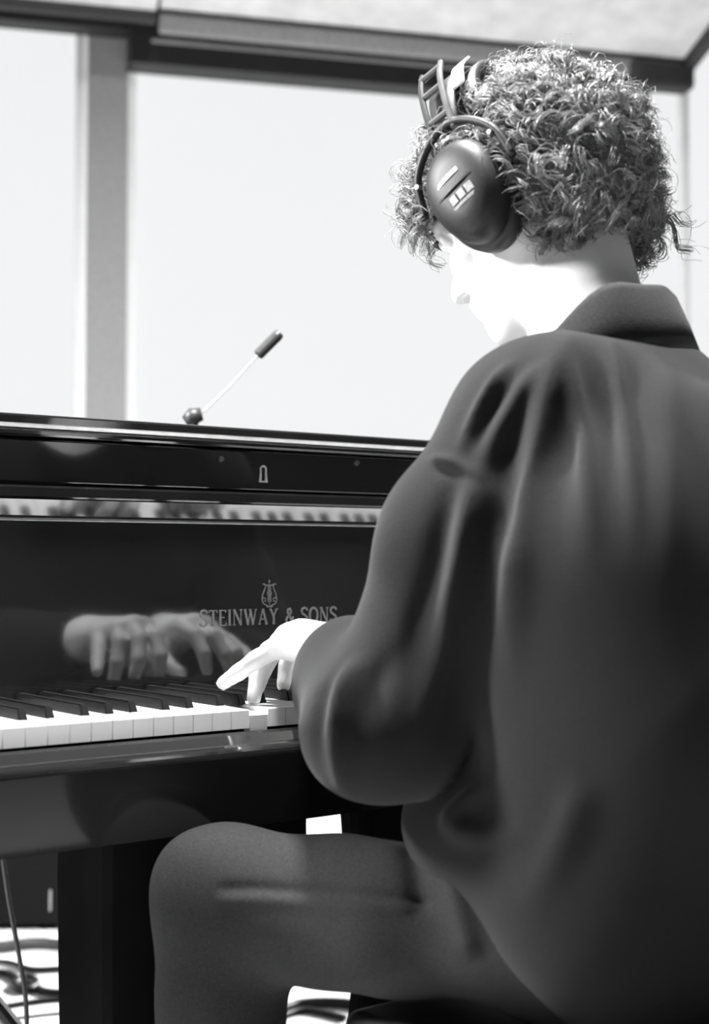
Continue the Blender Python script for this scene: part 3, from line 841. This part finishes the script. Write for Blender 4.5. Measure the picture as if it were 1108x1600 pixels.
# shoes
for A in (ANL, ANR):
    f = np.array([0, 1., 0]) ; c = A + np.array([0, .05, 0])
    rings = []
    for t, w_, h_, zc in ((-.085, .022, .05, .05), (-.07, .036, .075, .05), (-.02, .042, .085, .055), (.03, .042, .07, .045), (.09, .048, .05, .034), (.14, .042, .04, .028), (.165, .022, .028, .022)):
        rings.append([(c[0] + w_ * math.cos(a), c[1] + t, max(.002, zc + h_ * .62 * math.sin(a))) for a in np.linspace(0, 2 * math.pi, 16, endpoint=False)])
    part('shoe', loft_me(rings), MT['shoe'], pl_, True)

# ---- curly hair: a scalp cap plus several hundred curl clumps of fine strands
HB = Field(HC - .17, HC + .19, .006)
HB.ell(HL(-.014, 0, .042), (.104, .085, .088), HAX, .01)
HB.ell(HL(-.048, 0, -.004), (.064, .076, .066), HAX, .02)
HB.ell(HL(.115, 0, -.03), (.075, .085, .105), HAX, .01, 'sub')
HB.cap(HL(.03, -.1, -.05), HL(.03, .1, -.05), .055, .055, .01, 'sub')
Vc, Qc = HB.mesh()
nC = 820; NS = 14; SEG = 20
roots = []
while len(roots) < nC:
    v = rng.normal(0, 1, 3); v /= np.linalg.norm(v)
    p = np.array([-.014, 0, .040]) + v * np.array([.102, .081, .086])
    f, l, u = p
    if u < .0 and f > -.005: continue
    if u < -.072: continue
    if f > .045 and u < .055: continue
    if abs(l) > .055 and -.030 < f < .05 and u < .045: continue
    if abs(f - .004) < .017 and abs(l) > .02 and u > .02 : continue         # the headband runs here
    roots.append((p, v))
while len(roots) < nC + 190:                                   # lower back of the head down to the nape
    v = rng.normal(0, 1, 3); v /= np.linalg.norm(v)
    p = np.array([-.050, 0, -.015]) + v * np.array([.060, .070, .075])
    if p[2] > -.015 or p[2] < -.064 or p[0] > -.030: continue
    roots.append((p, v))
SV = []; SQ = []
sides = 3
base_i = 0
tt = np.linspace(0, 1, SEG)
for p, v in roots:
    n_ = v / np.array([.104, .082, .092]); n_ /= np.linalg.norm(n_)
    f, l, u = p
    topness = np.clip((u - .02) / .09, 0, 1)
    L = rng.uniform(.046, .070) * (1.35 if f > .045 else 1.0) * (.58 if u < -.02 else 1) * (1 - .32 * topness) * (.85 if f < -.07 else 1) * (.72 if f < -.08 and u < .03 else 1)
    # outwards first, then bending down and along the head
    down = np.array([-math.sin(hp_), 0, -math.cos(hp_)])  # world down in head axes
    tang = down - n_ * (down @ n_); tn = np.linalg.norm(tang); tang = tang / (tn + 1e-6)
    swirl = np.cross(n_, rng.normal(0, 1, 3)); swirl /= np.linalg.norm(swirl)
    dr = tang * min(1, tn) * .8 + swirl * .75
    axis_pts = p + n_[None] * (L * .42 * np.sin(tt * math.pi * .62) ** .8)[:, None] + dr[None] * (L * .85 * tt ** 1.3)[:, None]
    T = np.gradient(axis_pts, axis=0); T /= np.linalg.norm(T, axis=1)[:, None]
    A_ = np.cross(T, rng.normal(0, 1, 3)); A_ /= np.linalg.norm(A_, axis=1)[:, None]; B_ = np.cross(T, A_)
    turns = rng.uniform(1.5, 2.6) * rng.choice([-1, 1]); ph0 = rng.uniform(0, 6.28); rc = rng.uniform(.006, .0115)
    for s_ in range(NS):
        ph = ph0 + rng.normal(0, .22); r_ = rc * rng.uniform(.8, 1.15); tl = rng.uniform(.93, 1.05)
        jit = rng.normal(0, .0016, 3)
        if s_ >= NS - 4: ph = rng.uniform(0, 6.28); r_ = rc * rng.uniform(.6, 1.5); tl = rng.uniform(.7, 1.5); jit = rng.normal(0, .006, 3)      # frizz
        ang = ph + turns * 2 * math.pi * tt * tl
        fr = (r_ * np.minimum(1, tt * 3.2) * (1.05 - .25 * tt))[:, None]
        c = axis_pts + jit[None] * np.minimum(1, tt * 4)[:, None] + fr * (np.cos(ang)[:, None] * A_ + np.sin(ang)[:, None] * B_)
        if s_ == NS - 1: c = c + (tt[:, None] ** 2) * rng.normal(0, .006, 3)[None]
        wv = HC + c @ np.array(HAX)
        Ts = np.gradient(wv, axis=0); Ts /= np.linalg.norm(Ts, axis=1)[:, None] + 1e-9
        a1 = np.cross(Ts, np.array([.3, .5, .81])); a1 /= np.linalg.norm(a1, axis=1)[:, None] + 1e-9; b1 = np.cross(Ts, a1)
        rr = ((.0008 if s_ < NS - 4 else .0005) * (1.1 - .6 * tt))[:, None]
        ring = np.stack([wv + rr * (math.cos(a) * a1 + math.sin(a) * b1) for a in (0, 2.094, 4.189)], 1)   # SEG,3,3
        SV.append(ring.reshape(-1, 3))
        i0 = base_i + np.arange(SEG - 1)[:, None] * 3
        for k in range(3):
            k2 = (k + 1) % 3
            SQ.append(np.concatenate([i0 + k, i0 + k2, i0 + 3 + k2, i0 + 3 + k], 1))
        base_i += SEG * 3
SV = np.concatenate(SV); SQ = np.concatenate(SQ)
Vh = np.concatenate([Vc, SV]); Qh = np.concatenate([Qc, SQ + len(Vc)])
part('curly_hair', quad_me(Vh, Qh), MT['hair'], pl_, True)

# ================================================================== HEADPHONES
hpn = thing('headphones', 'black closed-back headphones with slotted yoke worn over the curly hair', 'headphones', Vector(HL(.0, 0, .165)))
def oval(cf, cu, l, rf, ru, n_=36, egg=.12, rot=0.):
    out = []
    for a in np.linspace(0, 2 * math.pi, n_, endpoint=False):
        x, y = math.cos(a), math.sin(a)
        w_ = rf * (1 + egg * y)
        xx, yy = x * w_, y * ru
        out.append(HL(cf + xx * math.cos(rot) - yy * math.sin(rot), l, cu + xx * math.sin(rot) + yy * math.cos(rot)))
    return out
CF, CU = .004, .002
for s_ in (1, -1):
    rings = [oval(CF, CU, s_ * l, rf, ru) for l, rf, ru in ((.096, .039, .051), (.101, .0425, .0545), (.114, .0415, .0535), (.124, .0375, .049), (.130, .029, .040), (.132, .017, .026), (.1325, .0035, .005))]
    cup = part('ear_cup', loft_me(rings), MT['hp'], hpn, True)
    rings = [oval(CF, CU, s_ * l, rf, ru) for l, rf, ru in ((.072, .034, .044), (.072, .044, .056), (.079, .0475, .0595), (.089, .0475, .0595), (.096, .043, .055), (.096, .034, .044))]
    part('ear_cushion', loft_me(rings, cap=True), MT['hp_pad'], cup, True)
    if s_ == 1:
        def face(x, y, l=.1327):                              # cap surface follows the dome
            r2 = (x / .0425) ** 2 + (y / .0545) ** 2
            return HL(CF + x, l - .017 * r2 ** 1.35, CU + y)
        ca, sa = math.cos(math.radians(-10)), math.sin(math.radians(-10))
        def fr_(x, y, h=0.): return face(x * ca - y * sa, x * sa + y * ca, .1332 + h)
        def strip(x0, x1, y0, y1, h=.0006, n_=10):
            V = []; F = []
            for i in range(n_ + 1):
                x = x0 + (x1 - x0) * i / n_
                for yy, hh in ((y0, -.001), (y0, h), (y1, h), (y1, -.001)): V.append(fr_(x, yy, hh))
            for i in range(n_):
                for k in range(3): F.append((4 * i + k, 4 * i + k + 1, 4 * i + 5 + k, 4 * i + 4 + k))
            F += [(0, 1, 2, 3), (4 * n_ + 3, 4 * n_ + 2, 4 * n_ + 1, 4 * n_)]
            return me_from(V, F)
        part('cap_rib', strip(-.034, .035, .0002, .0028, .0012, 16), MT['hp'], cup)
        part('printed_mark', strip(-.012, .017, .0125, .0168, .0008), MT['hp_white'], cup)
        for i in range(3): part('printed_character', strip(-.0165 + i * .0102, -.0165 + i * .0102 + .0078, -.0145, -.0055, .0008, 4), MT['hp_print'], cup)
        part('printed_underline', strip(-.018, .0135, -.0195, -.0165, .0006), MT['hp_print'], cup)
    # yoke: fork round the cup, slotted arm, slider
    yk = part('yoke', tube_me(catmull([HL(CF - .058, s_ * .108, CU + .004), HL(CF - .050, s_ * .112, CU + .042), HL(CF - .02, s_ * .112, CU + .071), HL(CF + .012, s_ * .112, CU + .073), HL(CF + .046, s_ * .112, CU + .046), HL(CF + .057, s_ * .108, CU + .004)], 6), .0042, 8), MT['hp'], hpn, True)
    for df in (-.013, .013):
        part('slider_arm', tube_me(catmull([HL(CF + df, s_ * .112, CU + .068), HL(CF + df, s_ * .109, CU + .10), HL(CF + df, s_ * .100, CU + .132), HL(CF + df, s_ * .086, CU + .155)], 5), .0032, 8), MT['hp_grey'] if df < 0 else MT['hp'], yk)
    for uu, ll in ((.088, .110), (.122, .103), (.148, .091)):
        part('cross_bar', tube_me([HL(CF - .014, s_ * ll, CU + uu), HL(CF + .014, s_ * ll, CU + uu)], .0035, 8), MT['hp_grey'], yk)
    for df in (-.048, .048): part('pivot_screw', tube_me([HL(CF + df, s_ * .110, CU + .036), HL(CF + df, s_ * .1175, CU + .036)], [.003, .0025], 10), MT['hp_grey'], yk)
# headband: wide padded strap over the crown
def strap(f0, f1, pts, th):
    c_ = catmull([(0, l, u) for l, u in pts], 6); rings = []
    for i, q_ in enumerate(c_):
        t = np.array(c_[min(i + 1, len(c_) - 1)]) - np.array(c_[max(i - 1, 0)]); t /= np.linalg.norm(t)
        nn = np.array([0, -t[2], t[1]])
        a = np.array(q_); o_ = a + nn * th
        rings.append([HL(f0, a[1], a[2]), HL(f1, a[1], a[2]), HL(f1 + .001, (a + nn * th * .5)[1], (a + nn * th * .5)[2]), HL(f1, o_[1], o_[2]), HL(f0, o_[1], o_[2]), HL(f0 - .001, (a + nn * th * .5)[1], (a + nn * th * .5)[2])])
    return loft_me(rings)
arc = [(-.100, .060), (-.098, .095), (-.085, .130), (-.055, .158), (0, .170), (.055, .158), (.085, .130), (.098, .095), (.100, .060)]
part('headband', strap(-.014, .020, arc, -.007), MT['hp_pad'], hpn, True)
part('band_pad', strap(-.036, -.010, [(-.094, .070), (-.092, .098), (-.080, .128), (-.05, .152), (0, .163), (.05, .152), (.080, .128), (.092, .098), (.094, .070)], -.012), MT['hp_pad'], hpn, True)
part('pad_tag', strap(-.034, -.020, [(.093, .118), (.088, .132), (.074, .146)], -.0008) if 0 else strap(-.033, -.019, [(.070, .149), (.090, .133), (.102, .110)], .003), MT['hp_white'], hpn)

# ================================================================== MICROPHONE ON THE LID
mb = P(303, 652, 2.15); lt = 1.0615
mc = thing('microphone', 'slim grey microphone on a thin gooseneck standing on the piano lid', 'microphone', (mb[0], mb[1], lt))
m1 = P(318, 643, 2.15); m2 = P(402, 556, 2.15); m3 = P(438, 520, 2.15)
part('base', loft_me([[(mb[0] + r * math.cos(a), mb[1] + r * math.sin(a), z) for a in np.linspace(0, 6.2832, 20, endpoint=False)] for z, r in ((lt, .045), (lt + .008, .045), (lt + .014, .038), (lt + .016, .012))]), MT['mic'], mc, True)
part('stem', tube_me([(mb[0], mb[1], lt + .01), tuple(mb)], .007, 10), MT['mic'], mc)
part('knob', tube_me([P(289, 658, 2.15), P(300, 651, 2.15), P(315, 647, 2.15)], [.008, .0135, .010], 12), MT['mic'], mc, True)
part('gooseneck', tube_me(catmull([P(308, 650, 2.15), m1, P(360, 602, 2.15), m2], 5), .0013, 6), MT['steel'], mc)
part('capsule', tube_me([m2, P(404, 554, 2.15), P(434, 524, 2.15), m3], [.005, .0085, .0085, .0065], 14), MT['mic'], mc)

# ================================================================== THINGS ON THE FLOOR
# black equipment case far beyond the piano leg
q0 = PZ(40, 1457, 0.0); cs = thing('equipment_case', 'low black equipment case on the floor beyond the piano leg', 'case', Vector(q0))
cz = np.array(q0); axs = [Rv, Fh, Zv]
part('case_body', box_me(cz + Fh * .24 + Zv * .17 - Rv * .38, (1.0, .46, .31), .012, axs), MT['case'], cs)
part('case_latch', box_me(P(77, 1400, 0) if 0 else cz + Rv * .058 + Fh * .008 + Zv * .075, (.006, .012, .05), .002, axs), MT['steel'], cs)
for a in (-.80, .04):
    for b in (.06, .40): part('foot', tube_me([cz + Rv * a + Fh * b + Zv * .012, cz + Rv * a + Fh * b], .02, 10), MT['case'], cs)
def floor_cable(pxs, r, label):
    pts = [PZ(a, b, r) for a, b in pxs]
    o = link('cable', tube_me(pts, r, 8, 8), MT['cable'], None, True)
    return tag(o, label, 'cable', 'cables lying on the pale floor')
floor_cable([(-60, 1486), (0, 1480), (50, 1474), (100, 1476), (150, 1480), (230, 1484)], .013, 'thick dark cable bundle on the floor at the foot of the black case')
floor_cable([(-50, 1502), (10, 1503), (50, 1514), (95, 1513), (160, 1512)], .006, 'thin cable on the floor just in front of the thick bundle')
floor_cable([(-60, 1520), (5, 1519), (30, 1530), (50, 1538), (70, 1548), (110, 1550), (190, 1540)], .007, 'black cable with knotted loop on the floor left of the piano leg')
floor_cable([(24, 1537), (36, 1527), (52, 1529), (58, 1538), (46, 1545), (30, 1543), (22, 1535)], .008, 'small coiled loop of black cable on the floor')
floor_cable([(-40, 1580), (20, 1570), (60, 1564), (110, 1560), (200, 1566)], .005, 'cable running straight across the floor nearest the hanging lead')
floor_cable([(-40, 1596), (30, 1590), (95, 1583), (180, 1580)], .0025, 'very thin lead on the floor at the bottom left edge')
floor_cable([(340, 1610), (405, 1590), (445, 1575), (475, 1567), (530, 1566), (600, 1575)], .009, 'cable curving over the floor beside the bench')
floor_cable([(380, 1625), (410, 1602), (440, 1588), (480, 1578), (540, 1590)], .006, 'thinner cable curving below its neighbour beside the bench')
hd = 1.95
pts = [P(2, 1300, hd), P(10, 1380, hd), P(20, 1440, hd), P(31, 1500, hd), P(39, 1550, hd), P(42, 1600, hd), P(43, 1700, hd), P(44, 1790, hd)]
fl = P(46, 1880, hd); fl[2] = .006
pts += [fl, fl + np.array([-.05, .1, 0]), fl + np.array([-.2, .16, 0])]
tp = P(0, 1250, hd); tp[2] = .668
o = link('hanging_lead', tube_me([tp] + pts, .0035, 8, 6), MT['cable'], None, True)
tag(o, 'thin black lead hanging down from under the piano to the floor', 'cable')
# microphone stand left of the frame: one leg reaches into view
st0 = P(-70, 1400, 2.05); st0[2] = 0
ms = thing('microphone_stand', 'black tripod stand whose foot pokes in at the lower left corner', 'stand', Vector(st0))
part('pole', tube_me([st0 + [0, 0, .1], st0 + [0, 0, .58]], .010, 10), MT['cable'], ms)
part('hub', tube_me([st0 + [0, 0, .30], st0 + [0, 0, .36]], .022, 12), MT['cable'], ms)
lg = P(22, 1605, 2.0); dirv = lg - (st0 + [0, 0, .33]); foot = (st0 + [0, 0, .33]) + dirv * (.33 - .012) / (.33 - lg[2])
for k in range(3):
    a = 2 * math.pi * k / 3; d = foot - st0; c_, s_ = math.cos(a), math.sin(a)
    e = st0 + np.array([d[0] * c_ - d[1] * s_, d[0] * s_ + d[1] * c_, .012])
    part('leg', tube_me([st0 + [0, 0, .33], e], .012, 10), MT['cable'], ms)
